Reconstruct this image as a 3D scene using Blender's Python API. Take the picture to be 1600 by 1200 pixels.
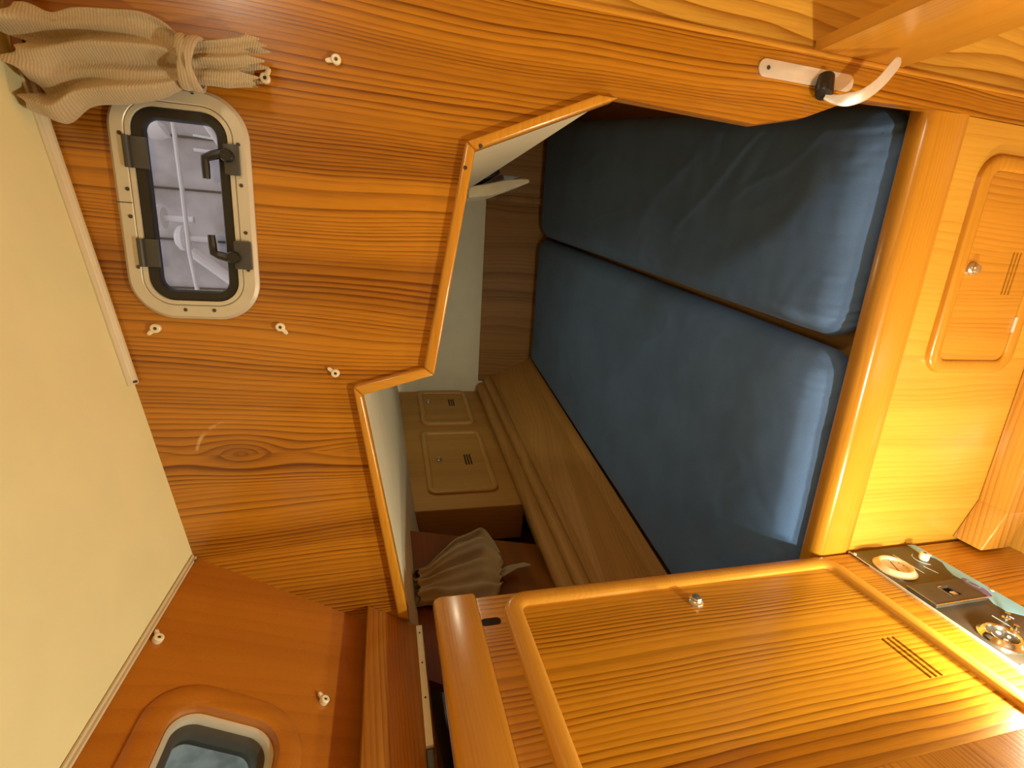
import bpy, bmesh, math, random
from math import pi, sin, cos, sqrt, radians
from mathutils import Vector, Matrix, noise
random.seed(4)
for o in list(bpy.data.objects): bpy.data.objects.remove(o)
scene = bpy.context.scene
COL = scene.collection

# ------------------------------------------------------------------ camera
# world: X to starboard side of the picture, Y aft (into the berth), Z up.  The photo is turned a quarter turn.
FPX, YAW, PITCH, ROLL = 761.3, .272774, .255467, .004895
EYE = Vector((0, 0, 1.52))
_f = Vector((-sin(YAW)*cos(PITCH), cos(YAW)*cos(PITCH), -sin(PITCH)))
_r = Vector((cos(YAW), sin(YAW), 0)); _d = _f.cross(_r)
RIGHT = _r*cos(ROLL)+_d*sin(ROLL); DOWN = -_r*sin(ROLL)+_d*cos(ROLL); FWD = _f
cam = bpy.data.cameras.new('camera'); cam.sensor_width = 36; cam.lens = FPX/1600*36; cam.clip_start = .01
camo = bpy.data.objects.new('camera', cam); COL.objects.link(camo)
camo.matrix_world = Matrix(((DOWN.x, RIGHT.x, -FWD.x, EYE.x), (DOWN.y, RIGHT.y, -FWD.y, EYE.y), (DOWN.z, RIGHT.z, -FWD.z, EYE.z), (0, 0, 0, 1)))
scene.camera = camo

# ------------------------------------------------------------------ world and exposure
w = bpy.data.worlds.new('world'); scene.world = w; w.use_nodes = True
w.node_tree.nodes['Background'].inputs[0].default_value = (.90, .87, .85, 1)
w.node_tree.nodes['Background'].inputs[1].default_value = 1.1
vs = scene.view_settings
vs.view_transform = 'Standard'; vs.look = 'None'; vs.gamma = 1; vs.use_curve_mapping = False; vs.exposure = 0.03
LAMP_POS = (-.40, -.20, .575); LAMP_W = 36.0
LAMP2_POS = (-.605, .392, .462); LAMP2_W = 12.0
CEIL_FILL_W = 7.0; BERTH_FILL_W = 2.1

def light(name, kind, loc, power, color, parent=None, **kw):
    l = bpy.data.lights.new(name, kind); l.energy = power; l.color = color
    for k, v in kw.items(): setattr(l, k, v)
    o = bpy.data.objects.new(name, l); COL.objects.link(o); o.location = loc
    if parent: o.parent = parent
    return o

# ------------------------------------------------------------------ geometry helpers
def P(x, y, ax, v):
    """point of the plane ax = v seen at a pixel of the 1600x1200 photograph"""
    d = RIGHT*(600-y)+DOWN*(x-800)+FWD*FPX; i = 'xyz'.index(ax)
    return EYE+d*((v-EYE[i])/d[i])
def PN(x, y, p0, n):
    d = RIGHT*(600-y)+DOWN*(x-800)+FWD*FPX
    return EYE+d*(n.dot(p0-EYE)/n.dot(d))
V = Vector
class Frame:
    def __init__(s, o, u, v, n): s.o, s.u, s.v, s.n = V(o), V(u).normalized(), V(v).normalized(), V(n).normalized()
    def __call__(s, a, b, c=0): return s.o+s.u*a+s.v*b+s.n*c

class MB:
    def __init__(s): s.bm = bmesh.new()
    def face(s, pts):
        return s.bm.faces.new([s.bm.verts.new(p) for p in pts])
    def prism(s, pts, vec):
        vec = V(vec); a = [s.bm.verts.new(V(p)) for p in pts]; b = [s.bm.verts.new(V(p)+vec) for p in pts]
        n = len(a)
        s.bm.faces.new(a); s.bm.faces.new(b[::-1])
        for i in range(n): s.bm.faces.new((a[i], b[i], b[(i+1) % n], a[(i+1) % n]))
        return s
    def box(s, lo, hi):
        x0, y0, z0 = lo; x1, y1, z1 = hi
        return s.prism([(x0, y0, z0), (x1, y0, z0), (x1, y1, z0), (x0, y1, z0)], (0, 0, z1-z0))
    def loops(s, rings, closed_u=True, closed_v=False, caps=True):
        R = [[s.bm.verts.new(p) for p in r] for r in rings]
        m = len(R); n = len(R[0])
        for i in range(m if closed_v else m-1):
            A, B = R[i], R[(i+1) % m]
            for j in range(n if closed_u else n-1):
                k = (j+1) % n
                s.bm.faces.new((A[j], B[j], B[k], A[k]))
        if caps and not closed_v and closed_u:
            s.bm.faces.new(R[0]); s.bm.faces.new(R[-1][::-1])
        return s
    def tube(s, path, r, seg=10, flat=None):
        path = [V(p) for p in path]; rings = []
        for i, p in enumerate(path):
            t = (path[min(i+1, len(path)-1)]-path[max(i-1, 0)]).normalized()
            a = t.cross(V((.13, .97, .2))).normalized(); b = t.cross(a)
            rr = r[i] if isinstance(r, (list, tuple)) else r
            rings.append([p+a*cos(2*pi*k/seg)*rr+b*sin(2*pi*k/seg)*rr for k in range(seg)])
        return s.loops(rings)
    def lathe(s, fr, prof, seg=24):
        rings = [[fr(r*cos(2*pi*k/seg), r*sin(2*pi*k/seg), h) for k in range(seg)] for r, h in prof]
        return s.loops(rings)
    def sweep(s, fr, path, prof, closed=True):
        """moulding: path of 2D points in the frame, profile of (offset to the left of the path, height)"""
        n = len(path); rings = []
        for i, p in enumerate(path):
            p = V(p)
            if closed: a, b = V(path[i-1]), V(path[(i+1) % n])
            else: a, b = V(path[max(i-1, 0)]), V(path[min(i+1, n-1)])
            d1 = (p-a).normalized() if (p-a).length > 1e-9 else (b-p).normalized()
            d2 = (b-p).normalized() if (b-p).length > 1e-9 else d1
            n1, n2 = V((-d1.y, d1.x)), V((-d2.y, d2.x)); m = (n1+n2)
            m = m/max(.2, m.dot(n1)) if m.length > 1e-6 else n1
            rings.append([fr(p.x+m.x*o, p.y+m.y*o, h) for o, h in prof])
        return s.loops(rings, True, closed, True)
    def build(s, name, mat, parent=None, bevel=0, seg=2, smooth=True, ang=35, loc=None):
        bm = s.bm
        bmesh.ops.remove_doubles(bm, verts=bm.verts, dist=1e-6)
        bmesh.ops.recalc_face_normals(bm, faces=bm.faces)
        if bevel:
            es = [e for e in bm.edges if len(e.link_faces) == 2 and e.calc_face_angle(0) > radians(25)]
            bmesh.ops.bevel(bm, geom=es, offset=bevel, segments=seg, affect='EDGES', profile=.5, clamp_overlap=True)
        me = bpy.data.meshes.new(name); bm.to_mesh(me); bm.free()
        return finish(name, me, mat, parent, smooth, ang)

def finish(name, me, mat, parent=None, smooth=True, ang=35):
    me.materials.clear(); me.materials.append(mat)
    if smooth:
        me.polygons.foreach_set('use_smooth', [True]*len(me.polygons)); me.set_sharp_from_angle(angle=radians(ang))
    o = bpy.data.objects.new(name, me); COL.objects.link(o)
    if parent: o.parent = parent
    return o

def plate(name, outer, holes, fr, n0, n1, mat, parent=None):
    """flat plate with holes; front at n1, back at n0 of the frame"""
    cu = bpy.data.curves.new('t', 'CURVE'); cu.dimensions = '2D'; cu.fill_mode = 'BOTH'; cu.extrude = abs(n1-n0)/2
    for pts in [outer]+list(holes):
        sp = cu.splines.new('POLY'); sp.points.add(len(pts)-1); sp.use_cyclic_u = True
        for q, p in zip(sp.points, pts): q.co = (p[0], p[1], 0, 1)
    t = bpy.data.objects.new('t', cu); me = bpy.data.meshes.new_from_object(t)
    for v in me.vertices: v.co = fr(v.co.x, v.co.y, (n0+n1)/2+v.co.z)
    bpy.data.objects.remove(t); bpy.data.curves.remove(cu)
    me.name = name
    bm = bmesh.new(); bm.from_mesh(me); bmesh.ops.remove_doubles(bm, verts=bm.verts, dist=1e-6); bmesh.ops.recalc_face_normals(bm, faces=bm.faces); bm.to_mesh(me); bm.free()
    return finish(name, me, mat, parent, True, 30)

def rrect(x0, y0, x1, y1, r, n=8):
    pts = []
    for cx, cy, a0 in ((x1-r, y1-r, 0), (x0+r, y1-r, 90), (x0+r, y0+r, 180), (x1-r, y0+r, 270)):
        for k in range(n+1):
            a = radians(a0+90*k/n); pts.append((cx+r*cos(a), cy+r*sin(a)))
    return pts
def circ(cx, cy, r, n=16): return [(cx+r*cos(2*pi*k/n), cy+r*sin(2*pi*k/n)) for k in range(n)]
def half_round(w, h, n=8):
    """profile across a moulding centred on the path, flat at the back"""
    p = [(w/2, 0)]
    for k in range(n+1):
        a = pi*k/n; p.append((w/2*(abs(cos(a))**.7)*(1 if cos(a) >= 0 else -1), h*.35+h*.65*sin(a)**.7 if 0 < k < n else h*.3))
    p.append((-w/2, 0))
    return p

def empty(name, loc=(0, 0, 0)):
    o = bpy.data.objects.new(name, None); COL.objects.link(o); o.location = loc; o.empty_display_size = .05
    return o
def tag(o, label=None, cat=None, group=None, kind=None):
    if label: o['label'] = label
    if cat: o['category'] = cat
    if group: o['group'] = group
    if kind: o['kind'] = kind
    return o
def adopt(root):
    """parts were modelled in world coordinates: keep them there under a root that stands at the thing's base"""
    bpy.context.view_layer.update()
    for c in root.children: c.matrix_parent_inverse = Matrix.Translation(-root.location)

# ------------------------------------------------------------------ materials
class NT:
    def __init__(s, name):
        s.m = bpy.data.materials.new(name); s.m.use_nodes = True; s.t = s.m.node_tree; s.b = s.t.nodes['Principled BSDF']
    def n(s, kind, **kw):
        x = s.t.nodes.new(kind)
        for k, v in kw.items(): setattr(x, k, v)
        return x
    def l(s, a, b): s.t.links.new(a, b)
    def put(s, sock, v):
        if hasattr(v, 'is_output') or isinstance(v, bpy.types.NodeSocket): s.l(v, sock)
        else: sock.default_value = v
    def math(s, op, a, b=0.0, c=0.0):
        x = s.n('ShaderNodeMath', operation=op)
        for i, q in enumerate((a, b, c)): s.put(x.inputs[i], q)
        return x.outputs[0]
    def mix(s, f, a, b, mode='MIX'):
        x = s.n('ShaderNodeMix', data_type='RGBA', blend_type=mode)
        s.put(x.inputs[0], f); s.put(x.inputs[6], a if isinstance(a, bpy.types.NodeSocket) else (*a, 1)); s.put(x.inputs[7], b if isinstance(b, bpy.types.NodeSocket) else (*b, 1))
        return x.outputs[2]
    def noise(s, vec=None, wv=None, scale=1, detail=2, rough=.5, dim='3D', dist=0):
        x = s.n('ShaderNodeTexNoise', noise_dimensions=dim); x.inputs['Scale'].default_value = scale
        x.inputs['Detail'].default_value = detail; x.inputs['Roughness'].default_value = rough; x.inputs['Distortion'].default_value = dist
        if vec is not None: s.l(vec, x.inputs['Vector'])
        if wv is not None: s.put(x.inputs['W'], wv)
        return x.outputs[0]
    def comb(s, a, b, c):
        x = s.n('ShaderNodeCombineXYZ')
        for i, q in enumerate((a, b, c)): s.put(x.inputs[i], q)
        return x.outputs[0]
    def ramp(s, f, lo, hi):
        x = s.n('ShaderNodeMapRange', interpolation_type='SMOOTHSTEP'); s.put(x.inputs[0], f); x.inputs[1].default_value = lo; x.inputs[2].default_value = hi
        return x.outputs[0]

def simple(name, col, rough=.5, metal=0, spec=.5, noise_amt=0, nscale=30, coat=0, bump=0):
    k = NT(name); k.b.inputs['Roughness'].default_value = rough; k.b.inputs['Metallic'].default_value = metal
    k.b.inputs['Specular IOR Level'].default_value = spec; k.b.inputs['Coat Weight'].default_value = coat
    tc = k.n('ShaderNodeTexCoord')
    nz = k.noise(tc.outputs['Object'], scale=nscale, detail=4)
    f = k.ramp(nz, .3, .7)
    k.l(k.mix(f, [c*(1-noise_amt) for c in col], [min(1, c*(1+noise_amt*.5)) for c in col]), k.b.inputs['Base Color'])
    if bump:
        b = k.n('ShaderNodeBump'); b.inputs['Strength'].default_value = bump; b.inputs['Distance'].default_value = .002; k.l(nz, b.inputs['Height']); k.l(b.outputs[0], k.b.inputs['Normal'])
    return k.m

def wood(name, g, c, light=(.56, .20, .018), dark=(.30, .075, .005), lam=.011, warp=.03, seed=0., lines=.6, bands=.35, rough=.3, knots=(), stretch=1., figure=None, slope=.55):
    """varnished veneer: grain along axis g, growth rings counted along axis c"""
    light, dark = (light[0], light[1]*.90, light[2]*.8), (dark[0], dark[1]*.90, dark[2]*.8)
    k = NT(name); tc = k.n('ShaderNodeTexCoord'); sp = k.n('ShaderNodeSeparateXYZ'); k.l(tc.outputs['Object'], sp.inputs[0])
    ax = dict(zip('xyz', sp.outputs)); d = [q for q in 'xyz' if q not in (g, c)][0]
    G, C, Dd = ax[g], ax[c], ax[d]
    q = C
    for (cc, gg, rc, rg, amp) in knots:                         # rings part around a knot
        dc = k.math('SUBTRACT', C, cc); dg = k.math('SUBTRACT', G, gg)
        e = k.math('ADD', k.math('POWER', k.math('DIVIDE', dc, rc), 2.0), k.math('POWER', k.math('DIVIDE', dg, rg), 2.0))
        near = k.math('EXPONENT', k.math('MULTIPLY', e, -1.0))
        ring = k.math('MULTIPLY', k.math('SQRT', e), rc)
        sgn = k.math('SIGN', dc)
        q = k.math('ADD', q, k.math('MULTIPLY', k.math('MULTIPLY', near, sgn), k.math('MULTIPLY', k.math('SUBTRACT', ring, k.math('ABSOLUTE', dc)), amp)))
    low = k.noise(k.comb(k.math('MULTIPLY', C, 3.2), k.math('MULTIPLY', G, .9*stretch), k.math('ADD', Dd, seed)), scale=1.0, detail=2, rough=.45)
    mid = k.noise(k.comb(k.math('MULTIPLY', C, 14.), k.math('MULTIPLY', G, 3.2*stretch), k.math('ADD', Dd, seed+7)), scale=1.0, detail=2)
    q = k.math('ADD', q, k.math('MULTIPLY', k.math('SUBTRACT', low, .5), warp*4))
    q = k.math('ADD', q, k.math('MULTIPLY', k.math('SUBTRACT', mid, .5), warp*.35))
    q = k.math('ADD', k.math('ADD', q, k.math('MULTIPLY', Dd, slope)), seed*.37)
    sel = k.noise(wv=q, scale=1/(lam*9), detail=1, dim='1D')      # ring spacing swells and shrinks
    ph = k.math('ADD', k.math('DIVIDE', q, lam), k.math('MULTIPLY', sel, 5.0))
    saw = k.math('FRACT', ph)
    late = k.math('POWER', saw, 2.2)
    edge = k.math('SUBTRACT', 1.0, k.ramp(saw, .94, 1.0))
    late = k.math('MULTIPLY', late, edge)
    depth = k.ramp(k.noise(wv=k.math('ADD', q, 3.3), scale=1/(lam*5), detail=2, dim='1D'), .32, .68)
    late = k.math('MULTIPLY', late, k.math('ADD', .35, k.math('MULTIPLY', depth, .75)))
    band = k.ramp(k.noise(wv=k.math('ADD', q, 9.1), scale=9., detail=2, dim='1D'), .35, .7)
    pores = k.noise(k.comb(k.math('MULTIPLY', C, 420.), k.math('MULTIPLY', G, 16.), k.math('MULTIPLY', Dd, 420.)), scale=1., detail=2)
    f = k.math('ADD', k.math('MULTIPLY', late, lines), k.math('MULTIPLY', band, bands))
    f = k.math('ADD', f, k.math('MULTIPLY', k.math('SUBTRACT', k.ramp(pores, .35, .7), .4), .16))
    for (cc, gg, rc, rg, amp) in knots:
        dc = k.math('SUBTRACT', C, cc); dg = k.math('SUBTRACT', G, gg)
        e = k.math('ADD', k.math('POWER', k.math('DIVIDE', dc, rc*.55), 2.0), k.math('POWER', k.math('DIVIDE', dg, rg*.5), 2.0))
        f = k.math('ADD', f, k.math('MULTIPLY', k.math('EXPONENT', k.math('MULTIPLY', e, -1.0)), .35))
    x = k.n('ShaderNodeClamp'); k.l(f, x.inputs[0])
    col = k.mix(x.outputs[0], light, dark)
    if figure:                                                    # worn ring left by a fitting that was taken away
        cc, gg, r = figure
        dd = k.math('SQRT', k.math('ADD', k.math('POWER', k.math('SUBTRACT', C, cc), 2.0), k.math('POWER', k.math('SUBTRACT', G, gg), 2.0)))
        rim = k.math('SUBTRACT', 1.0, k.ramp(k.math('ABSOLUTE', k.math('SUBTRACT', dd, r)), .0006, .004))
        brk = k.ramp(k.noise(tc.outputs['Object'], scale=28, detail=3), .52, .66)
        side = k.ramp(G, gg-.005, gg+.02)
        col = k.mix(k.math('MULTIPLY', k.math('MULTIPLY', rim, brk), k.math('MULTIPLY', side, .55)), col, (.75, .55, .3))
    k.l(col, k.b.inputs['Base Color'])
    k.b.inputs['Roughness'].default_value = rough; k.b.inputs['Specular IOR Level'].default_value = .5
    k.b.inputs['Coat Weight'].default_value = .25 if rough < .35 else 0; k.b.inputs['Coat Roughness'].default_value = .16
    b = k.n('ShaderNodeBump'); b.inputs['Strength'].default_value = .12; b.inputs['Distance'].default_value = .001; b.invert = True
    k.l(x.outputs[0], b.inputs['Height']); k.l(b.outputs[0], k.b.inputs['Normal'])
    return k.m

def fabric(name, col, rib=None, rough=.9, fuzz=.25):
    k = NT(name); tc = k.n('ShaderNodeTexCoord')
    nz = k.noise(tc.outputs['Object'], scale=6, detail=3)
    weave = k.noise(tc.outputs['Object'], scale=700, detail=1)
    f = k.math('ADD', k.math('MULTIPLY', nz, .6), k.math('MULTIPLY', weave, .4))
    c = k.mix(k.ramp(f, .35, .65), [q*.86 for q in col], [min(1, q*1.08) for q in col])
    h = weave
    if rib:
        sp = k.n('ShaderNodeSeparateXYZ'); k.l(tc.outputs['Object'], sp.inputs[0])
        wob = k.noise(tc.outputs['Object'], scale=14, detail=1)
        ph = k.math('ADD', k.math('DIVIDE', k.math('ADD', sp.outputs[2], k.math('MULTIPLY', sp.outputs[0], .12)), rib), k.math('MULTIPLY', wob, 5.))
        h = k.math('ADD', k.math('MULTIPLY', k.math('SINE', k.math('MULTIPLY', ph, 2*pi)), .5), .5)
        c = k.mix(h, [q*.80 for q in col], c)
    k.l(c, k.b.inputs['Base Color'])
    k.b.inputs['Roughness'].default_value = rough; k.b.inputs['Specular IOR Level'].default_value = .15
    k.b.inputs['Sheen Weight'].default_value = fuzz; k.b.inputs['Sheen Roughness'].default_value = .5
    b = k.n('ShaderNodeBump'); b.inputs['Strength'].default_value = .35 if rib else .1; b.inputs['Distance'].default_value = .001
    k.l(h, b.inputs['Height']); k.l(b.outputs[0], k.b.inputs['Normal'])
    return k.m

def pane(name, tint, gloss=.07):
    k = NT(name); t = k.t
    tr = k.n('ShaderNodeBsdfTransparent'); tr.inputs[0].default_value = (*tint, 1)
    gl = k.n('ShaderNodeBsdfGlossy'); gl.inputs['Roughness'].default_value = .05
    mx = k.n('ShaderNodeMixShader'); mx.inputs[0].default_value = gloss
    k.l(tr.outputs[0], mx.inputs[1]); k.l(gl.outputs[0], mx.inputs[2]); k.l(mx.outputs[0], t.nodes['Material Output'].inputs[0])
    return k.m

YF = 3.162
D = .8                                                             # the bulkhead stands .8 m in front of the camera
M = {}
M['bulk'] = wood('bulkhead_veneer', 'z', 'x', (.52, .235, .016), (.15, .045, .002), lam=.0078, warp=.026, seed=1.3, knots=[(-.338, 1.742, .042, .10, 1.0)], figure=(-.338, 1.75, .055), lines=1.0, bands=.45)
M['frame'] = wood('moulding_timber', 'z', 'x', (.62, .33, .045), (.46, .21, .02), lam=.007, seed=5.1, lines=.35, bands=.25, rough=.26)
M['framey'] = wood('moulding_timber_long', 'y', 'z', (.62, .33, .045), (.46, .21, .02), lam=.007, seed=2.1, lines=.35, bands=.25, rough=.26)
M['framex'] = wood('rail_timber', 'x', 'z', (.57, .29, .03), (.40, .175, .014), lam=.012, seed=8.1, lines=.45, bands=.3, rough=.24)
M['side'] = wood('cabin_side_veneer', 'z', 'y', (.42, .165, .016), (.27, .088, .007), lam=.022, warp=.05, seed=3.7, lines=.3, bands=.35)
M['fascia'] = wood('fascia_timber', 'y', 'z', (.46, .21, .03), (.2, .075, .008), lam=.009, seed=6.2, lines=.75, bands=.3)
M['cab'] = wood('cabinet_veneer', 'z', 'y', (.62, .31, .022), (.20, .07, .003), lam=.0125, warp=.022, seed=9.4, lines=1.1, bands=.18, rough=.24)
M['front'] = wood('berth_front_veneer', 'z', 'x', (.66, .40, .06), (.50, .25, .025), lam=.015, warp=.03, seed=4.4, lines=.5, bands=.35, rough=.28)
M['stepwall'] = wood('step_wall_veneer', 'z', 'x', (.70, .43, .07), (.30, .12, .01), lam=.022, warp=.05, seed=21.4, lines=.9, bands=.25, rough=.28)
M['ldoor'] = wood('locker_door_veneer', 'z', 'x', (.60, .30, .035), (.36, .15, .012), lam=.012, warp=.03, seed=7.7, lines=.6, bands=.3, rough=.28)
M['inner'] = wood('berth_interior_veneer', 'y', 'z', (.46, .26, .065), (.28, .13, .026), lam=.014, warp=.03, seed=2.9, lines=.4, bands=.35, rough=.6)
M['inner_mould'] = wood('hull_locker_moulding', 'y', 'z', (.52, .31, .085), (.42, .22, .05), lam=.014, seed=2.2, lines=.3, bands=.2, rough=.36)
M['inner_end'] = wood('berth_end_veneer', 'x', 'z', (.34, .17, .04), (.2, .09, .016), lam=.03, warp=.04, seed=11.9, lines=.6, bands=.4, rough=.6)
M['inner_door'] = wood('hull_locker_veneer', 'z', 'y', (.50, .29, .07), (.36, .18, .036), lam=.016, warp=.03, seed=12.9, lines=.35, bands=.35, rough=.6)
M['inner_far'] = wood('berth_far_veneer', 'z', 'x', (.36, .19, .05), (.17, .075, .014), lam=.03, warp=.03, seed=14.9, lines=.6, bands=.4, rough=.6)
M['sole'] = wood('sole_timber', 'x', 'y', (.58, .31, .05), (.33, .14, .02), lam=.012, warp=.012, seed=15.3, lines=.9, bands=.2, rough=.3)
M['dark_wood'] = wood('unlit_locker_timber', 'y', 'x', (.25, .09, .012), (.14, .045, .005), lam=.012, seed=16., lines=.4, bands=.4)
M['cream'] = simple('cream_vinyl', (.75, .70, .40), .6, noise_amt=.03, nscale=12, bump=.05)
M['liner'] = simple('cream_liner', (.70, .64, .47), .55, noise_amt=.04, nscale=9)
M['batten'] = simple('cream_batten', (.66, .58, .40), .4, noise_amt=.04)
M['alu'] = simple('satin_aluminium', (.62, .59, .48), .42, metal=.3, noise_amt=.04)
M['steel'] = simple('satin_steel', (.80, .77, .70), .34, metal=.55, noise_amt=.05)
M['brass'] = simple('satin_nickel_knob', (.62, .55, .42), .3, metal=.85, noise_amt=.06)
M['chrome'] = simple('chrome', (.85, .83, .78), .12, metal=1)
M['black'] = simple('black_plastic', (.012, .011, .010), .38, noise_amt=.1)
M['grey_plastic'] = simple('grey_hinge_plastic', (.055, .055, .05), .45, noise_amt=.08)
M['screw'] = simple('screw_head', (.10, .085, .06), .4, metal=.6, noise_amt=.2)
M['void'] = simple('dark_slot', (.012, .006, .003), .9)
M['hook'] = simple('ivory_plastic', (.80, .73, .52), .4, noise_amt=.05)
M['curtain'] = fabric('ribbed_curtain', (.50, .40, .25), rib=.0030)
M['curtain2'] = fabric('plain_curtain', (.34, .25, .13))
M['cloth'] = fabric('pale_cloth', (.72, .62, .42))
M['blue'] = fabric('blue_sheet', (.105, .19, .39), fuzz=.08)
M['glass'] = pane('acrylic_pane', (.86, .86, .90), .06)
M['glass2'] = pane('tinted_pane', (.62, .70, .66), .10)
M['panel'] = simple('dark_panel_print', (.055, .042, .03), .32, noise_amt=.25, nscale=14)
M['lightblue'] = simple('light_blue_print', (.25, .55, .72), .35, noise_amt=.06)
M['violet'] = simple('violet_print', (.16, .12, .32), .35)
M['white'] = simple('white_print', (.8, .78, .7), .4)
M['dial'] = simple('cream_dial', (.72, .58, .40), .3, noise_amt=.05)
M['copper'] = simple('copper_bezel', (.78, .58, .34), .35, metal=.4)
M['gelcoat'] = simple('grey_gelcoat', (.50, .48, .49), .5, noise_amt=.35, nscale=9)
M['whitepaint'] = simple('white_gelcoat', (.86, .85, .86), .4, noise_amt=.04)
M['rubber'] = simple('dark_rubber', (.03, .03, .032), .6)

# ================================================================== THE SETTING
S = lambda o: tag(o, kind='structure')
BF = Frame((0, D, 0), (1, 0, 0), (0, 0, 1), (0, -1, 0))            # bulkhead face: u = x, v = z, n toward the cabin
def bz(x): return 1.9105+.163*x if x < .36 else 1.969              # underside of the coachroof along the bulkhead
OP = [(q.x+a, q.z+b) for (q, a, b) in ((P(*c, 'y', D-.018), a, b) for c, a, b in (((640, 972), 0, .006), ((566, 620), 0, .006), ((679, 588), .006, .006), ((744, 233), .005, .006), ((971, 151), .003, .0)))]  # edge of the opening to the quarter berth
WIN = (-.122, 1.697, .178, 1.862)
pts = [(.36, -.05), (.36, bz(.36)), (-.517, bz(-.517)), (-.684, 1.556), (-.715, 1.476)]+OP+[(.239, .90), (.262, .80), (.304, .70), (.312, .42), (.312, -.05)]
wb = S(plate('wall_back', pts, [rrect(WIN[0]+.022, WIN[1]+.022, WIN[2]-.022, WIN[3]-.022, .036)], BF, -.02, 0, M['bulk']))
wb['label'] = 'varnished bulkhead with a porthole and a cut-out to the berth'
# rounded edge where the bulkhead ends beside the steps
e = MB(); e.lathe(Frame((.36, D+.008, -.05), (1, 0, 0), (0, -1, 0), (0, 0, 1)), [(.0085, 0), (.0085, 2.01)], 16)
e.build('edge_bead', M['frame'], wb)
# moulding along the opening, one mitred length per side
segw = .019
def offset_poly(pts, d):
    out = []
    for i, p in enumerate(pts):
        p = V(p); a = V(pts[i-1]) if i else None; b = V(pts[i+1]) if i < len(pts)-1 else None
        d1 = (p-a).normalized() if a else (b-p).normalized(); d2 = (b-p).normalized() if b else d1
        n1, n2 = V((-d1.y, d1.x)), V((-d2.y, d2.x)); m = n1+n2; out.append(p+m/m.dot(n1)*d)
    return out
mpx = lambda L: [V((q.x, q.z)) for q in (P(*c, 'y', D-.018) for c in L)]
opi = mpx(((640, 972), (566, 620), (679, 588), (744, 233), (971, 151)))
opo = mpx(((622, 968), (551, 606), (663, 577), (730, 219), (938, 146)))
for i in range(4):
    q = [opi[i], opi[i+1], opo[i+1], opo[i]]
    MB().prism([BF(a.x, a.y, -.022) for a in q], (0, -.036, 0)).build('opening_moulding', M['frame'] if i in (1,) else M['framex'], wb, bevel=.004, seg=3)
for px, py in ((751, 228), (727, 262)):
    p = P(px, py, 'y', D-.014); MB().lathe(Frame((p.x, D-.0138, p.z), (1, 0, 0), (0, 0, 1), (0, -1, 0)), [(0, -.004), (.003, -.004), (.003, .0008), (.0012, .001), (0, .0004)], 12).build('screw', M['screw'], wb)

# panel beside the steps, right of the bulkhead edge
S(MB().box((.352, .816, -.05), (1.05, .832, 1.98)).build('wall_right_back', M['stepwall']))
bpy.data.objects['wall_right_back'].name = 'wall_back_right'

# cabin side with its window, leaning inboard at the top
a0, b0 = V((-.517, D, 1.826)), V((-.684, D, 1.556))
wt = (a0-b0).normalized(); wn = V((.8505, 0, -.526))
WF = Frame((b0.x, 0, b0.z), (0, 1, 0), wt, wn)                     # u = y, v up the slope, n into the cabin
wl = (a0-b0).length
w2 = (.20, .110, .553, .250)
out2 = [(-1.7, -.13), (D, -.13), (D, wl+.004), (-1.7, wl+.004)]
ws = S(plate('wall_left', out2, [rrect(*w2, .04)], WF, -.02, 0, M['side']))

# coachroof underside
c0, c1, c2, c3 = (-.53, bz(-.53)), (.36, bz(.36)), (1.05, 1.969), (1.05, 1.99)
S(MB().prism([(-.53, -1.7, bz(-.53)), (.36, -1.7, bz(.36)), (1.05, -1.7, 1.969), (1.05, -1.7, 2.01), (.36, -1.7, bz(.36)+.03), (-.53, -1.7, bz(-.53)+.03)], (0, 1.7+D+.03, 0)).build('ceiling', M['cream'], smooth=False))
# battens at the edges of the roof lining
def batten(name, p, q, up, inn, w=.016, h=.007, lip=.006):
    p, q, up, inn = V(p), V(q), V(up).normalized(), V(inn).normalized()
    prof = [(0, 0), (w, 0), (w, h*.45), (w*.62, h*.5), (w*.55, h), (w*.2, h), (w*.12, h*.6), (0, h*.6)]
    rings = [[c+inn*a+up*b for a, b in prof] for c in (p, q)]
    return MB().loops(rings)
sl = V((1, 0, .163)).normalized(); dn = V((.163, 0, -1)).normalized()
tb = S(batten('x', V((.36, D-.001, bz(.36))), V((-.219, D-.001, bz(-.219))), dn, (0, -1, 0), w=.02, h=.009).build('trim_1', M['batten'], bevel=.001))
tb2 = S(batten('x', V((-.519, D-.004, 1.8255)), V((-.519, -1.6, 1.8255)), dn, (1, 0, .163), w=.009, h=.006).build('trim_2', M['batten'], bevel=.001))
def screw(parent, fr, r=.0028):
    MB().lathe(fr, [(0, -.003), (r, -.003), (r, .0006), (r*.8, .0014), (r*.3, .0012), (0, .0004)], 12).build('screw', M['screw'], parent)
screw(tb, Frame((-.214, D-.012, bz(-.214)-.0088), (1, 0, 0), (0, 1, 0), dn), .002)
screw(tb2, Frame((-.515, D-.014, 1.819), (1, 0, 0), (0, 1, 0), dn), .0018)

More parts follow.
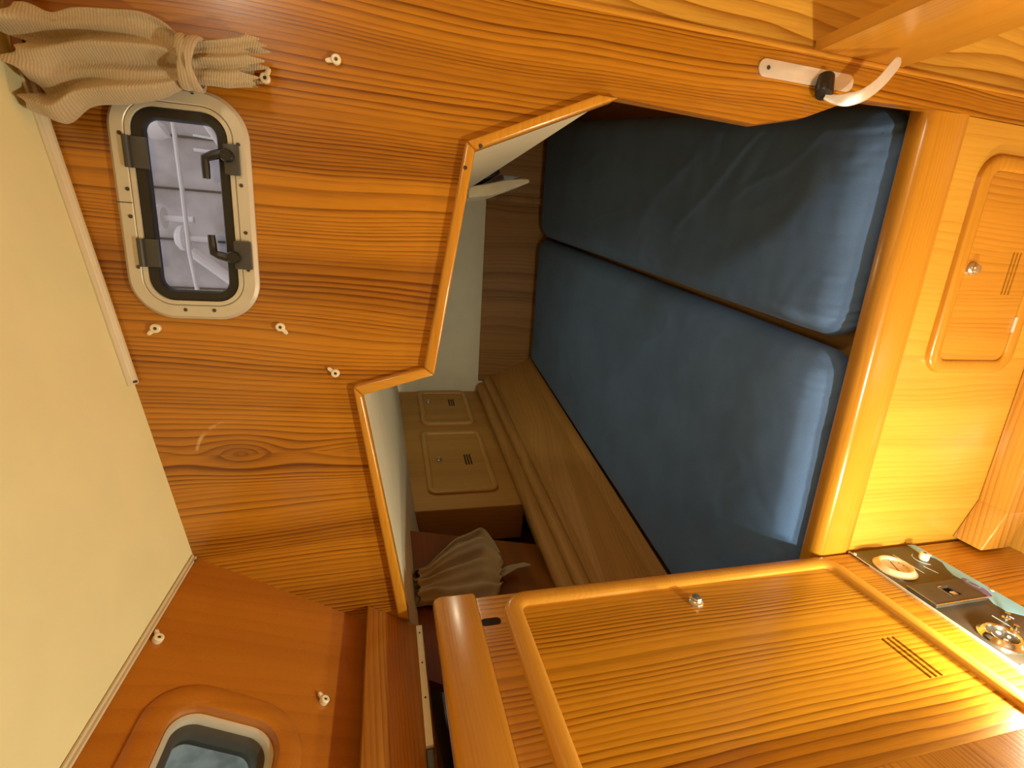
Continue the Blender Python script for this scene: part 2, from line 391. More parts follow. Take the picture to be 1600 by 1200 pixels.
# fascia board over the side recess, white edging below it
f0, f1 = V((-.649, 0, 1.552)), V((-.706, 0, 1.464))
fa = S(MB().prism([(f0.x, D-.001, f0.z), (f0.x-.012, D-.001, f0.z+.003), (f1.x-.012, D-.001, f1.z), (f1.x, D-.001, f1.z)], (0, -2.4, 0)).build('trim_3', M['fascia'], bevel=.002))
fe = S(MB().prism([(-.7075, D-.01, 1.4645), (-.700, D-.01, 1.4645), (-.7, D-.01, 1.453), (-.7075, D-.01, 1.453)], (0, -.24, 0)).build('trim_4', M['batten'], bevel=.0012))
for yy in (.77, .70, .63): screw(fe, Frame((-.6998, yy, 1.459), (0, 1, 0), (0, 0, 1), (1, 0, 0)), .0015)
S(MB().prism([(-.7085, D-.255, 1.464), (-.702, D-.255, 1.464), (-.702, D-.255, 1.454), (-.7085, D-.255, 1.454)], (0, -1.9, 0)).build('trim_5', M['grey_plastic'], bevel=.001))
# recess behind the side cabinet
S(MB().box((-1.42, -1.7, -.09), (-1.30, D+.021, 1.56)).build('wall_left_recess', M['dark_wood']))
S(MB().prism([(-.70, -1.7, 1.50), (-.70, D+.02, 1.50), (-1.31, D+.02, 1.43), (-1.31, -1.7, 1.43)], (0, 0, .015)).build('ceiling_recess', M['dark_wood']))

# sole
S(MB().box((-1.42, -1.7, -.09), (1.05, YF+.03, -.05)).build('floor', M['sole']))
# the saloon behind the camera
S(MB().box((1.03, -1.7, -.05), (1.05, D+.03, 1.98)).build('wall_right', M['front']))
S(MB().box((-1.32, -1.72, -.05), (1.05, -1.70, 1.98)).build('wall_rear', M['bulk']))

# quarter berth shell

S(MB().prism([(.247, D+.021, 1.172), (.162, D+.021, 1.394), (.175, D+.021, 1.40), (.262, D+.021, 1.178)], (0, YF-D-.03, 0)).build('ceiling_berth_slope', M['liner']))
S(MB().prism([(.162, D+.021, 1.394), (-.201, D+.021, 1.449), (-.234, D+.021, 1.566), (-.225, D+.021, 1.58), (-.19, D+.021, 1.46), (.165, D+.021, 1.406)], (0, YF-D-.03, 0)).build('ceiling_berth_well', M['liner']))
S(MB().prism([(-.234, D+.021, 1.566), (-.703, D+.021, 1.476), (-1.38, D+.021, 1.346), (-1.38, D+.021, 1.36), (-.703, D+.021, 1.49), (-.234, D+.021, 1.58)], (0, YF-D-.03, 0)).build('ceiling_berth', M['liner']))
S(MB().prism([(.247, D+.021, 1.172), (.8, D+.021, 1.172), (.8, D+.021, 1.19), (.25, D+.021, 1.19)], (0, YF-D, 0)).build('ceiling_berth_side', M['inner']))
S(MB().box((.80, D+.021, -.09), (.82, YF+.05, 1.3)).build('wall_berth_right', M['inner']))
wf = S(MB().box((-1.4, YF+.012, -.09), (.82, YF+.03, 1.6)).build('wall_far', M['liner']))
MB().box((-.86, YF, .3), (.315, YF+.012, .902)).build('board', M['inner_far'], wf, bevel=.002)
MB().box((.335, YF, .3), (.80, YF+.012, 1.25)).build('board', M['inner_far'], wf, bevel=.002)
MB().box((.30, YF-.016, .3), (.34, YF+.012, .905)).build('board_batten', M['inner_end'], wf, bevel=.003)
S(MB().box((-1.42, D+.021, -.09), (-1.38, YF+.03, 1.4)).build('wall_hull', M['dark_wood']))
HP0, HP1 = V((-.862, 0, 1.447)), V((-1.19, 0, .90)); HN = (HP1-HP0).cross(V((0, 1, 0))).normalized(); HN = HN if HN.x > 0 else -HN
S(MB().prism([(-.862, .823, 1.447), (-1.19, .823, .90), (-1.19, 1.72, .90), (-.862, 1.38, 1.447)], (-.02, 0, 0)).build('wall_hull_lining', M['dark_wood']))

# ------------------------------------------------------------------ cockpit seen through the porthole
S(MB().box((-1.6, .9, 1.585), (1.6, 2.2, 1.60)).build('floor_cockpit', M['gelcoat']))
cw = S(MB().box((-1.6, 1.75, 1.60), (1.6, 1.78, 2.35)).build('wall_cockpit', M['gelcoat']))
# things standing in the cockpit, placed at their own distance behind the pane
def pz(x, y, Y=1.45): return P(x, y, 'y', Y)
for x in [-.9+.145*i for i in range(13)]:
    MB().box((x, 1.744, 1.61), (x+.006, 1.752, 2.34)).build('panel_groove', M['rubber'], cw)
MB().box((-1.6, 1.735, 1.93), (1.6, 1.75, 1.955)).build('ledge', M['whitepaint'], cw, bevel=.004)
gr = MB(); gr.tube([pz(258, 90, 1.41), pz(268, 175, 1.41), pz(285, 300, 1.41), pz(296, 395, 1.41), pz(312, 470, 1.41), pz(330, 560, 1.41)], .005)
tag(gr.build('guard_rail', M['whitepaint']), 'thin white rail crossing the view through the porthole', 'rail')
r = MB(); r.tube([pz(258, 196), pz(256, 202), pz(246, 203), pz(236, 202), pz(234, 200)], [.001, .021, .022, .021, .001], 16)
tag(r.build('fender', M['whitepaint']), 'short white roll behind the upper end of the porthole', 'fender')
for i, (px, py, lab) in enumerate(((248, 340, 'white mushroom-shaped fitting, higher of two seen through porthole'), (285, 372, 'white mushroom-shaped fitting, lower of two seen through porthole'))):
    b = pz(px, py, 1.5); root = empty('mushroom_vent', (b.x, 1.5, b.z-.09))
    fr = Frame((b.x, 1.5, b.z-.09), (1, 0, 0), (0, 1, 0), (0, 0, 1))
    MB().lathe(fr, [(.0, .01), (.009, .01), (.008, .03), (.007, .07), (.009, .08)], 18).build('stem', M['whitepaint'], root)
    MB().lathe(fr, [(0, .077), (.027, .077), (.033, .084), (.031, .095), (.020, .103), (0, .106)], 20).build('cap', M['whitepaint'], root)
    adopt(root); tag(root, lab, 'vent', 'mushroom fittings in the cockpit')
ta_, tb3 = pz(300, 393), pz(365, 440); tf = ta_+(tb3-ta_)*((1.601-ta_.z)/(tb3.z-ta_.z))
b = MB(); b.tube([ta_, tf], .014); tag(b.build('tiller_bar', M['whitepaint']), 'thick pale bar running down behind the left end of the porthole', 'bar')
ta_, tb3 = pz(318, 190), pz(345, 228); tf = ta_+(tb3-ta_)*((1.601-ta_.z)/(tb3.z-ta_.z))
b = MB(); b.tube([pz(300, 160), ta_, tf], .0065); tag(b.build('stay_wire', M['whitepaint']), 'thin white stay bending down behind the right end of the porthole', 'wire')
for i, (q, lab) in enumerate((([(302, 212), (335, 218)], 'upper of two short white rods behind the porthole latch'), ([(303, 234), (335, 238)], 'lower of two short white rods behind the porthole latch'))):
    b = MB(); b.tube([pz(*c, 1.748) for c in q], .005, 8); tag(b.build('rod', M['whitepaint']), lab, 'rod', 'white rods in the cockpit')
# shed wall beyond the side window
sw = S(MB().box((-3.2, -3, -.5), (-3.15, 3.5, 3.2)).build('wall_shed', M['gelcoat']))
for i in range(9):
    MB().prism([(-3.148, -.4+.33*i, 1.0), (-3.148, -.36+.33*i, 1.0), (-3.148, -.1+.33*i, 3.0), (-3.148, -.14+.33*i, 3.0)], (.03, 0, 0)).build('batten', M['whitepaint'] if i % 3 == 0 else M['gelcoat'], sw)

# ------------------------------------------------------------------ porthole in the bulkhead
win = S(empty('window_1', (.028, D, WIN[1]))); win['label'] = 'aluminium-framed opening porthole with black latches in the bulkhead'
ro = rrect(*WIN, .056, 12)
MB().sweep(BF, ro, [(0, -.001), (0, .0045), (.0045, .0095), (.0185, .0095), (.0195, .0085), (.0195, -.001)]).build('flange', M['alu'], win)
MB().sweep(BF, ro, [(.0202, -.001), (.0202, .0085), (.0208, .0092), (.0258, .0092), (.0262, .0085), (.0262, -.001)]).build('sash_frame', M['alu'], win)
MB().sweep(BF, ro, [(.0263, -.012), (.0263, .004), (.0275, .0065), (.0385, .0065), (.0400, .004), (.0400, -.007), (.030, -.012)]).build('gasket', M['black'], win)
plate('pane', rrect(WIN[0]+.040, WIN[1]+.040, WIN[2]-.040, WIN[3]-.040, .020), [], BF, -.006, -.002, M['glass'], win)
for px, py in ((186, 207), (199, 295), (204, 338), (216, 417), (300, 144), (372, 226), (377, 290), (384, 364), (388, 422), (290, 484), (335, 485)):
    p = P(px, py, 'y', D-.0095); screw(win, Frame((p.x, D-.0093, p.z), (1, 0, 0), (0, 0, 1), (0, -1, 0)), .0026)
p = P(196, 316, 'y', D-.0095); MB().box((p.x-.0005, D-.0098, 1.843), (p.x+.0005, D-.009, 1.861)).build('seam', M['void'], win)
for (xa, xb, ya, yb) in ((191, 229, 212, 262), (214, 247, 372, 416)):
    p, q = P(xa, (ya+yb)/2, 'y', D-.012), P(xb, (ya+yb)/2, 'y', D-.012); x0, x1 = P(210, yb, 'y', D-.012).x, P(210, ya, 'y', D-.012).x
    h = MB(); h.box((x0, D-.0115, q.z), (x1, D-.0055, p.z-.006)); hg = h.build('hinge', M['grey_plastic'], win, bevel=.001)
    MB().tube([(x0, D-.0125, p.z-.005), (x1, D-.0125, p.z-.005)], .004, 12).build('hinge_knuckle', M['grey_plastic'], hg)
for (xa, xb, ya, yb, path) in ((351, 374, 226, 274, ((354, 243), (345, 240), (331, 243), (320, 247), (321, 258), (323, 279))), (367, 393, 376, 420, ((365, 402), (354, 402), (343, 399), (334, 395), (332, 383), (330, 367)))):
    p, q = P(xa, (ya+yb)/2, 'y', D-.012), P(xb, (ya+yb)/2, 'y', D-.012); x0, x1 = P(365, yb, 'y', D-.012).x, P(365, ya, 'y', D-.012).x
    mnt = MB().box((x0, D-.016, q.z), (x1, D-.0045, p.z)).build('latch_keeper', M['grey_plastic'], win, bevel=.0012)
    c = [P(*k, 'y', D-.019) for k in path]; v = MB()
    v.lathe(Frame((c[0].x, D-.004, c[0].z), (1, 0, 0), (0, 0, 1), (0, -1, 0)), [(0, 0), (.0085, 0), (.0085, .018), (.007, .021), (0, .021)], 16)
    v.tube([c[0]]+c[1:], [.0062, .006, .0058, .0056, .0052, .0046], 8)
    v.build('latch_lever', M['black'], mnt)
adopt(win)

# side window, half of it in view
win2 = S(empty('window_2', tuple(WF(.38, w2[1])))); win2['label'] = 'side window in a rounded wooden surround on the cabin side'
r2 = rrect(*w2, .04, 10)
MB().sweep(WF, r2, [(-.028, -.0005), (-.028, .002), (-.024, .0045), (-.004, .006), (.002, .003), (.004, -.006), (.004, -.02), (-.0005, -.02), (-.0005, -.0005)]).build('surround', M['side'], win2)
MB().sweep(WF, r2, [(.002, -.022), (.002, -.010), (.005, -.006), (.010, -.007), (.012, -.012), (.012, -.022)]).build('rim', M['alu'], win2)
MB().sweep(WF, r2, [(.010, -.034), (.010, -.014), (.020, -.016), (.022, -.022), (.022, -.034)]).build('seal', M['grey_plastic'], win2)
plate('pane', rrect(w2[0]+.018, w2[1]+.018, w2[2]-.018, w2[3]-.018, .022), [], WF, -.030, -.027, M['glass2'], win2)
adopt(win2)

# ================================================================== QUARTER BERTH
def cushion(name, quad, z0, z1, r, mat, seed, nx=150, ny=230, nz=16, near_wr=1.0):
    """quad: near-left, near-right, far-right, far-left; box with rounded edges mapped on the plan"""
    nl, nr, fr_, fl = [V(q) for q in quad]
    Wd = ((nr-nl).length+(fr_-fl).length)/2; L = ((fl-nl).length+(fr_-nr).length)/2; H = z1-z0
    bm = bmesh.new(); cache = {}
    def grade(i, n): t = i/n; return t
    def vert(i, j, k):
        key = (i, j, k)
        if key in cache: return cache[key]
        # finer steps near the edges
        def e(t): return .5-.5*cos(pi*t) if True else t
        p = V((e(i/nx)*Wd, (e(j/ny)*.6+.4*(j/ny)**2)*L, k/nz*H))
        c = V((min(max(p.x, r), Wd-r), min(max(p.y, r), L-r), min(max(p.z, min(r, H*.48)), H-min(r, H*.48))))
        d = p-c
        if d.length > 1e-9:
            rz = min(r, H*.48); q = c+V((d.normalized().x*r, d.normalized().y*r, d.normalized().z*rz))
        else: q = p
        s, t = q.x/Wd, q.y/L
        xy = nl*(1-s)*(1-t)+nr*s*(1-t)+fr_*s*t+fl*(1-s)*t
        z = z0+q.z
        dn_ = min(q.y, q.x, Wd-q.x, .2); up0 = max(0, q.z/H-.5)*2
        z -= up0*(.028*max(0, 1-q.y/.19)**2+.006*max(0, 1-min(q.x, Wd-q.x)/.12)**2)
        # slack and wrinkles in the sheet
        up = max(0, q.z/H-.4)/.6
        wv = noise.noise(V((xy.x*3+seed, xy.y*2.2, seed)))*.006
        wv += (abs(noise.noise(V((xy.x*9+xy.y*5, xy.y*11-xy.x*3, seed+4))))-.25)*.003
        cz = noise.noise(V((xy.x*5.5+xy.y*1.5, xy.y*2.6, seed+2)))
        wv += max(0, 1-abs(cz)*7)**2*.0035*max(0, noise.noise(V((xy.x*2.5, xy.y*2, seed+8)))+.25)
        ang = V((q.x-Wd*.5, 0)).x
        edge = math.exp(-(q.y/.10)**2)
        cr = math.exp(-((q.x-.04)/.09)**2)+math.exp(-((q.x-Wd+.04)/.09)**2)
        wv += edge*(.25+cr)*.0045*near_wr*noise.noise(V((q.x*55+q.z*12, q.y*5+q.z*6, seed+9)))
        dirn = V((0, -1, .3)).normalized() if q.y < r and up < .8 else V((0, 0, 1))
        o = V((xy.x, xy.y, z))+dirn*wv*(1 if up > 0 else .4)
        v = bm.verts.new(o); cache[key] = v; return v
    def grid(f, a, b):
        for i in range(a):
            for j in range(b): bm.faces.new((vert(*f(i, j)), vert(*f(i+1, j)), vert(*f(i+1, j+1)), vert(*f(i, j+1))))
    grid(lambda i, j: (i, j, nz), nx, ny); grid(lambda i, j: (i, j, 0), nx, ny)
    grid(lambda i, k: (i, 0, k), nx, nz); grid(lambda i, k: (i, ny, k), nx, nz)
    grid(lambda j, k: (0, j, k), ny, nz); grid(lambda j, k: (nx, j, k), ny, nz)
    bmesh.ops.recalc_face_normals(bm, faces=bm.faces)
    me = bpy.data.meshes.new(name); bm.to_mesh(me); bm.free()
    return finish(name, me, mat, None, True, 180)
ZM = .56
m1 = cushion('mattress', [(-.150, .866), (.335, .862), (.785, 3.15), (.112, 3.15)], .425, ZM, .07, M['blue'], 1.0)
tag(m1, 'blue-sheeted mattress half nearer the bulkhead post with the lever', 'mattress', 'mattress halves in the quarter berth')
m2 = cushion('mattress', [(-1.174, .842), (-.178, .860), (.098, 3.15), (-.714, 3.15)], .425, ZM, .065, M['blue'], 6.0, nx=190)
tag(m2, 'blue-sheeted mattress half beside the hull lockers and side cabinet', 'mattress', 'mattress halves in the quarter berth')

bb = empty('quarter_berth', (-.17, .82, -.05)); tag(bb, 'wooden berth base with rounded front rail and small locker door', 'berth')
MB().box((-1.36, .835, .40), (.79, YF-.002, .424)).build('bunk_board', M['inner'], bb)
FF = Frame((0, .806, 0), (1, 0, 0), (0, 0, 1), (0, -1, 0))
MB().box((-1.36, .806, -.05), (.311, .822, .42)).build('front_panel', M['front'], bb)
RS = .0125
prof = [(.834, .395), (.834, .515), (.829, .5175)]
for k in range(9):
    a = pi/2+pi/2*k/8; prof.append((.812+.024*cos(a), .4945+.0235*sin(a)))
prof += [(.789, .44), (.791, .42), (.797, .408), (.806, .402), (.812, .395)]
MB().loops([[(x, yy+RS, zz) for yy, zz in prof] for x in (-.72, .345)]).build('rail', M['framex'], bb, ang=50)
# front locker
lc = MB().sweep(FF, rrect(-.187, .108, .237, .338, .036, 8), half_round(.030, .014)).build('locker_frame', M['framex'], bb)
def slots(u, v, n, l, gap, w, vert=False):
    out = []
    for k in range(n):
        if vert: out.append([(u+k*gap, v), (u+k*gap+w, v), (u+k*gap+w, v+l), (u+k*gap, v+l)])
        else: out.append([(u, v+k*gap), (u+l, v+k*gap), (u+l, v+k*gap+w), (u, v+k*gap+w)])
    return out
def knob(fr, u, v, n, r, parent, mat=None):
    return MB().lathe(Frame(fr(u, v, n), fr.u, fr.v, fr.n), [(0, 0), (r, 0), (r*1.02, r*.18), (r*.95, r*.36), (r*.72, r*.5), (r*.66, r*.62), (r*.7, r*.85), (r*.62, r*1.0), (r*.3, r*1.06), (0, r*1.07)], 24).build('knob', mat or M['brass'], parent)
sv = slots(-.022, .166, 3, .092, .0105, .0052)
ld = plate('locker_door', rrect(-.172, .123, .222, .323, .024), sv, FF, .002, .007, M['ldoor'], bb)
plate('slot_backing', [(-.03, .16), (.078, .16), (.078, .198), (-.03, .198)], [], FF, .0005, .0018, M['void'], ld)
knob(FF, .028, .303, .007, .0145, ld)
MB().tube([FF(-.105, .121, .009), FF(-.07, .121, .009)], .0035, 10).build('hinge', M['steel'], ld)
adopt(bb)

# raised margin board of the sole, its outer end sloping up the turn of the hull
ea = P(1574, 808, 'z', .025); yn = ea.y
st = tag(empty('margin_board', (-.1, .76, -.05)), 'pale grained margin board along the foot of the berth front', 'floor board')
MB().box((-.550, yn, -.05), (.311, .8055, .025)).build('level_board', M['sole'], st, bevel=.004, seg=3)
MB().prism([(-.543, yn, .025), (-.648, yn, .075), (-.648, yn, -.02), (-.543, yn, -.05)], (0, .8055-yn, 0)).build('sloping_board', M['sole'], st, bevel=.004, seg=3)
adopt(st)

# board, ledge and lockers along the hull
nb = P(920, 915, 'z', .824); O = V((-.838, YF, .824)); T = (nb-O); T.z = 0; T.normalize(); TL = (O.y-.85)/abs(T.y)
IN = V((-T.y, T.x, 0)); IN = IN if IN.x > 0 else -IN
Ab, Bb = V((-.701, YF-.002, .545)), V((-1.073, 1.314, .545)); tb_ = (Bb-Ab).normalized(); Bn = Ab+tb_*((Ab.y-.85)/abs(tb_.y))
hb = tag(empty('hull_ledge', (-.95, 2.0, .43)), 'long leaning side board with double-moulded ledge beside the mattress', 'ledge')
Ot = V((O.x, YF-.002, O.z)); On = O+T*TL
MB().prism([Ab, Bn, Bn+V((-.02, 0, 0)), Ab+V((-.02, 0, 0))], (0, 0, .001))
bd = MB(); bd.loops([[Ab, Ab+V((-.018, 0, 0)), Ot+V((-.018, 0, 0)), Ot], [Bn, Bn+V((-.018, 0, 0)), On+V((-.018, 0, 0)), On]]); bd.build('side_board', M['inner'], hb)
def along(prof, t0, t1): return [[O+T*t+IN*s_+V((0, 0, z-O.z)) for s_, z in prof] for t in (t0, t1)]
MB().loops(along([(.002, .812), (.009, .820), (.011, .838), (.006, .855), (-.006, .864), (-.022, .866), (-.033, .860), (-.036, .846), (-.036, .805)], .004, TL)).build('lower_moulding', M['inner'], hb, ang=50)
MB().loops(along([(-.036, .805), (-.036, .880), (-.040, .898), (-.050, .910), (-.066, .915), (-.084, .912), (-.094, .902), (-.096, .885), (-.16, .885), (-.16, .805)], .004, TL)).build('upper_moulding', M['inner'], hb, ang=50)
adopt(hb)
LF = Frame(O-IN*.098-V((0, 0, .824)), T, (0, 0, 1), IN)
def luv(px, py):
    p = PN(px, py, LF.o, LF.n); return (p-LF.o).dot(LF.u), p.z
tend = (luv(790, 785)[0]+luv(637, 805)[0])/2
lk = tag(empty('hull_locker', tuple(LF(tend/2, .917, -.15))), 'row of two small oak lockers on the ledge under the deck', 'locker')
MB().loops([[LF(t, z, n) for n, z in ((0, .887), (0, 1.45), (-.2, 1.41), (-.2, .887))] for t in (.004, tend)]).build('carcass', M['inner_door'], lk, bevel=.006, seg=3)
for cs, kp, vp in ((((650, 599), (720, 597), (741, 661), (660, 668)), (669, 630), (705, 630)), (((656, 680), (749, 672), (776, 765), (672, 778)), (686, 720), (731, 719))):
    uv = [luv(*c) for c in cs]
    u0, u1 = (uv[0][0]+uv[1][0])/2, (uv[2][0]+uv[3][0])/2; v1, v0 = (uv[0][1]+uv[3][1])/2, (uv[1][1]+uv[2][1])/2
    u0 = max(u0, .03)
    MB().sweep(LF, rrect(u0+.014, v0+.012, u1-.014, v1-.012, .03), half_round(.030, .017)).build('door_frame', M['inner_mould'], lk)
    vu, vv = luv(*vp); sl_ = slots(vu-.05, vv-.018, 3, .10, .014, .008)
    d = plate('door', rrect(u0+.028, v0+.026, u1-.028, v1-.026, .018), sl_, LF, .002, .006, M['inner_door'], lk)
    plate('slot_backing', rrect(vu-.056, vv-.022, vu+.056, vv+.022, .004), [], LF, .0005, .0018, M['void'], d)
    ku, kv = luv(*kp); knob(LF, ku, kv, .006, .016, d)
adopt(lk)

# curtains
def curtain(name, secs, plane, N, depth, mat, amp, seed, nt=110, nu=120, pinch=None, folds=(2.3, 4.1)):
    pp = (lambda q: PN(*q, *plane[1:])) if plane[0] == 'n' else (lambda q: P(*q, *plane))
    pr = [(pp(a), pp(b)) for a, b in secs]; n = len(pr); rings = []
    N = V(N).normalized()
    def at(t):
        x = t*(n-1); i = min(int(x), n-2); f = x-i
        def cr(k, j):
            p0, p1, p2, p3 = [pr[min(max(i+o, 0), n-1)][k] for o in (-1, 0, 1, 2)]
            return .5*((2*p1)+(-p0+p2)*f+(2*p0-5*p1+4*p2-p3)*f*f+(-p0+3*p1-3*p2+p3)*f*f*f)
        return cr(0, 0), cr(1, 0)
    for it in range(nt+1):
        t = it/nt; A, B = at(t); c = (A+B)/2; h = (B-A)/2; wd = h.length
        am = amp(t); ring = []
        for k in range(nu):
            th = 2*pi*k/nu; s_ = -cos(th)
            q = V((s_*folds[0]+seed, t*1.7, seed)); 
            F = sin(2*pi*(s_*folds[0]*.5+.35*sin(2.2*t+seed)+.22*t))+.55*sin(2*pi*(s_*folds[1]*.5-.4*t+seed))+.9*noise.noise(V((s_*2.2+seed, t*4, 1.3)))
            sn = sin(th); env = abs(sn)**.5
            nn = (1 if sn > 0 else -1)*depth*(.35+.65*min(1, wd/.07))*env*.8 + am*F*env*(1 if sn > 0 else .6)
            ed = 1+.10*noise.noise(V((seed*3+(1 if s_ > 0 else 5), t*7, 0)))*(1 if abs(s_) > .8 else .3)
            endw = (.010*sin(s_*9+seed)+.006*sin(s_*21))*(max(0, t-.93)/.07-max(0, .05-t)/.05)
            ring.append(c+h*s_*ed+N*nn+(pr[-1][0]-pr[0][0]).normalized()*endw)
        rings.append(ring)
    return MB().loops(rings, caps=False).build('cloth', mat, name, ang=180)
cu = tag(empty('curtain', (.19, .765, 1.66)), 'beige ribbed curtain gathered and tied beside the porthole', 'curtain')
secs = [((14, 12), (66, 178)), ((52, 10), (102, 194)), ((88, 20), (138, 168)), ((132, 18), (182, 160)), ((200, 22), (222, 158)), ((255, 36), (262, 148)), ((298, 66), (300, 134)), ((318, 68), (325, 132)), ((360, 62), (360, 138)), ((405, 56), (392, 136))]
curtain(cu, secs, ('y', D-.035), (0, -1, 0), .024, M['curtain'], lambda t: .012*(1-.5*min(1, max(0, (t-.35)*3)))*(1-.75*math.exp(-((t-.69)/.07)**2))*(1-.6*max(0, t-.72)/.28), .7)
ta, tb2_ = P(300, 62, 'y', D-.04), P(303, 138, 'y', D-.04); c = (ta+tb2_)/2; hx = (tb2_-ta)/2
def band(off, w_, tw):
    rings = []
    for k in range(41):
        th = 2*pi*k/40
        ctr = c+hx*1.04*cos(th)+V((0, -1, 0))*sin(th)*.026+V((0, 0, off+tw*cos(th)))
        out = (hx.normalized()*cos(th)+V((0, -1, 0))*sin(th)).normalized()
        rings.append([ctr+V((0, 0, 1))*w_*cos(a)+out*.0035*sin(a) for a in [2*pi*j/10 for j in range(10)]])
    return rings
MB().loops(band(0, .0075, .006)).build('tie_band', M['curtain'], cu)
MB().loops(band(.002, .006, -.007)).build('tie_band', M['curtain'], cu)
adopt(cu)
c2 = tag(empty('curtain', tuple(PN(775, 900, HP0, HN))), 'small drab curtain hanging gathered on the hull behind the ledge', 'curtain')
secs = [((646, 892), (652, 946)), ((660, 889), (660, 944)), ((672, 880), (672, 942)), ((694, 858), (696, 948)), ((720, 840), (722, 946)), ((748, 828), (752, 940)), ((766, 846), (770, 936)), ((777, 868), (779, 928))]
curtain(c2, secs, ('n', HP0+HN*.03, HN), HN, .022, M['curtain2'], lambda t: .012*(.4+.6*t), 2.3, folds=(3.2, 6.0))
cp = [PN(*q, HP0+HN*.03, HN) for q in ((772, 902), (786, 894), (800, 886), (824, 881))]
MB().loops([[p+V((0, 0, 1))*.014*cos(a)+V((1, 0, 0))*.003*sin(a)+V((0, .01*cos(a), 0)) for a in [2*pi*j/10 for j in range(10)]] for p in cp]).build('strap', M['curtain2'], c2)
adopt(c2)

# bits stowed at the far right of the berth
Y2 = 2.3
def slab(pix, y0, dy): return MB().prism([P(*q, 'y', y0) for q in pix], (0, dy, 0))
tag(slab([(732, 291), (760, 287), (790, 281), (815, 279), (827, 280), (828, 285), (815, 290), (800, 295), (785, 301), (765, 306), (732, 309)], Y2, .28).build('folded_cloth', M['cloth'], bevel=.006, seg=3), 'pale folded cloth hanging at the far right corner of the berth', 'cloth')
tag(slab([(730, 266), (768, 256), (780, 262), (782, 271), (760, 284), (730, 291)], Y2+.1, .3).build('speaker_box', M['black'], bevel=.006), 'small black box tucked above the pale cloth in the berth', 'box')
tag(slab([(757, 285), (782, 273), (812, 276), (798, 281), (775, 286)], Y2+.42, .12).build('grey_wallet', M['gelcoat'], bevel=.003), 'flat grey folder lying between black box and pale cloth', 'folder')
# ================================================================== SIDE CABINET
XC = -.655
CF = Frame((XC, 0, 0), (0, 1, 0), (0, 0, 1), (1, 0, 0))            # u = y, v = z, n into the cabin
cb = tag(empty('side_cabinet', (-.8, .5, -.05)), 'tall varnished side cabinet with framed vented door and fiddle rail', 'cabinet')
MB().box((XC-.6, -.2, -.05), (XC, .797, 1.355)).build('carcass', M['cab'], cb, bevel=.007, seg=4)
MB().sweep(CF, rrect(.325, .524, .765, 1.288, .034, 8), half_round(.034, .016)).build('door_frame', M['framey'], cb)
vents = slots(.462, .598, 3, .090, .0125, .0065)
dr = plate('door', rrect(.339, .538, .751, 1.274, .026), vents, CF, .001, .005, M['cab'], cb)
plate('slot_backing', rrect(.455, .590, .56, .634, .003), [], CF, .0002, .0009, M['void'], dr)
knob(CF, .698, .923, .005, .0145, dr)
plate('latch_slot', rrect(.716, 1.315, .734, 1.352, .008), [], CF, -.0015, .0005, M['void'], cb)
fp = [(XC-.026, 1.352), (XC-.026, 1.418), (XC-.022, 1.428), (XC-.014, 1.433), (XC+.002, 1.433), (XC+.009, 1.429), (XC+.013, 1.420), (XC+.013, 1.358), (XC+.009, 1.352)]
MB().loops([[(x, yy, z) for x, z in fp] for yy in (.792, -.2)]).build('fiddle_rail', M['framey'], cb, bevel=.004, seg=3)
adopt(cb)
# partition on the near side of the cabinet
p1 = P(1600, 1136, 'x', -.617)
pt = S(MB().box((-.638, -1.2, -.05), (-.617, p1.y, 1.3)).build('wall_near_left', M['fascia'], bevel=.003)); pt['label'] = 'edge of a dark wooden partition in the near corner'

# ------------------------------------------------------------------ instrument panel
ip = tag(empty('instrument_panel', (XC, .62, .217)), 'dark switch panel with gauges and a light blue wave stripe', 'panel')
plate('face_plate', [(.44, .222), (.794, .218), (.794, .428), (.44, .434)], [], CF, .0003, .003, M['panel'], ip)
plate('rim', [(.437, .431), (.797, .425), (.797, .4275), (.437, .4365)], [], CF, .0003, .0042, M['alu'], ip)
def cuv(px, py):
    q = P(px, py, 'x', XC+.003); return q.y, q.z
wave = [cuv(*q) for q in ((1417, 851), (1440, 867), (1460, 872), (1472, 879), (1480, 890), (1490, 899), (1504, 906), (1520, 914), (1536, 926), (1552, 943), (1572, 955), (1600, 962), (1622, 972))]
plate('wave_stripe', wave+[(.44, .2225), (.793, .2185)], [], CF, .003, .0033, M['lightblue'], ip)
plate('wave_logo', [(a*1, b) for a, b in [cuv(1526+25*cos(t)*.9+9*sin(t), 918+11*cos(t)+10*sin(t)) for t in [2*pi*k/20 for k in range(20)]]], [], CF, .0033, .0036, M['violet'], ip)
plate('logo_mark', [cuv(1521+12*cos(t)+3*sin(t), 913+5*cos(t)+4*sin(t)) for t in [2*pi*k/14 for k in range(14)]], [cuv(1521+8*cos(t)+2*sin(t), 913+3.2*cos(t)+2.2*sin(t)) for t in [2*pi*k/14 for k in range(14)]] and [[cuv(1521+9*cos(t)+2*sin(t), 913+3.6*cos(t)+2.6*sin(t)) for t in [2*pi*k/14 for k in range(14)]]], CF, .0036, .0038, M['lightblue'], ip)
def gauge(u, v, r, face, ring, lab):
    fr = Frame(CF(u, v, .003), CF.u, CF.v, CF.n)
    g = MB(); g.sweep(fr, circ(0, 0, r, 36), [(0, 0), (0, .003), (r*.10, .006), (r*.16, .011), (r*.24, .013), (r*.32, .011), (r*.36, .006), (r*.36, 0)]); go = g.build('gauge', ring, ip); go['label'] = lab
    MB().lathe(fr, [(0, .002), (r*.66, .002), (r*.66, .0055), (0, .0055)], 30).build('dial', face, go)
    return fr, go
fr, go = gauge(.722, .376, .043, M['dial'], M['copper'], 'round cream gauge with a copper bezel')
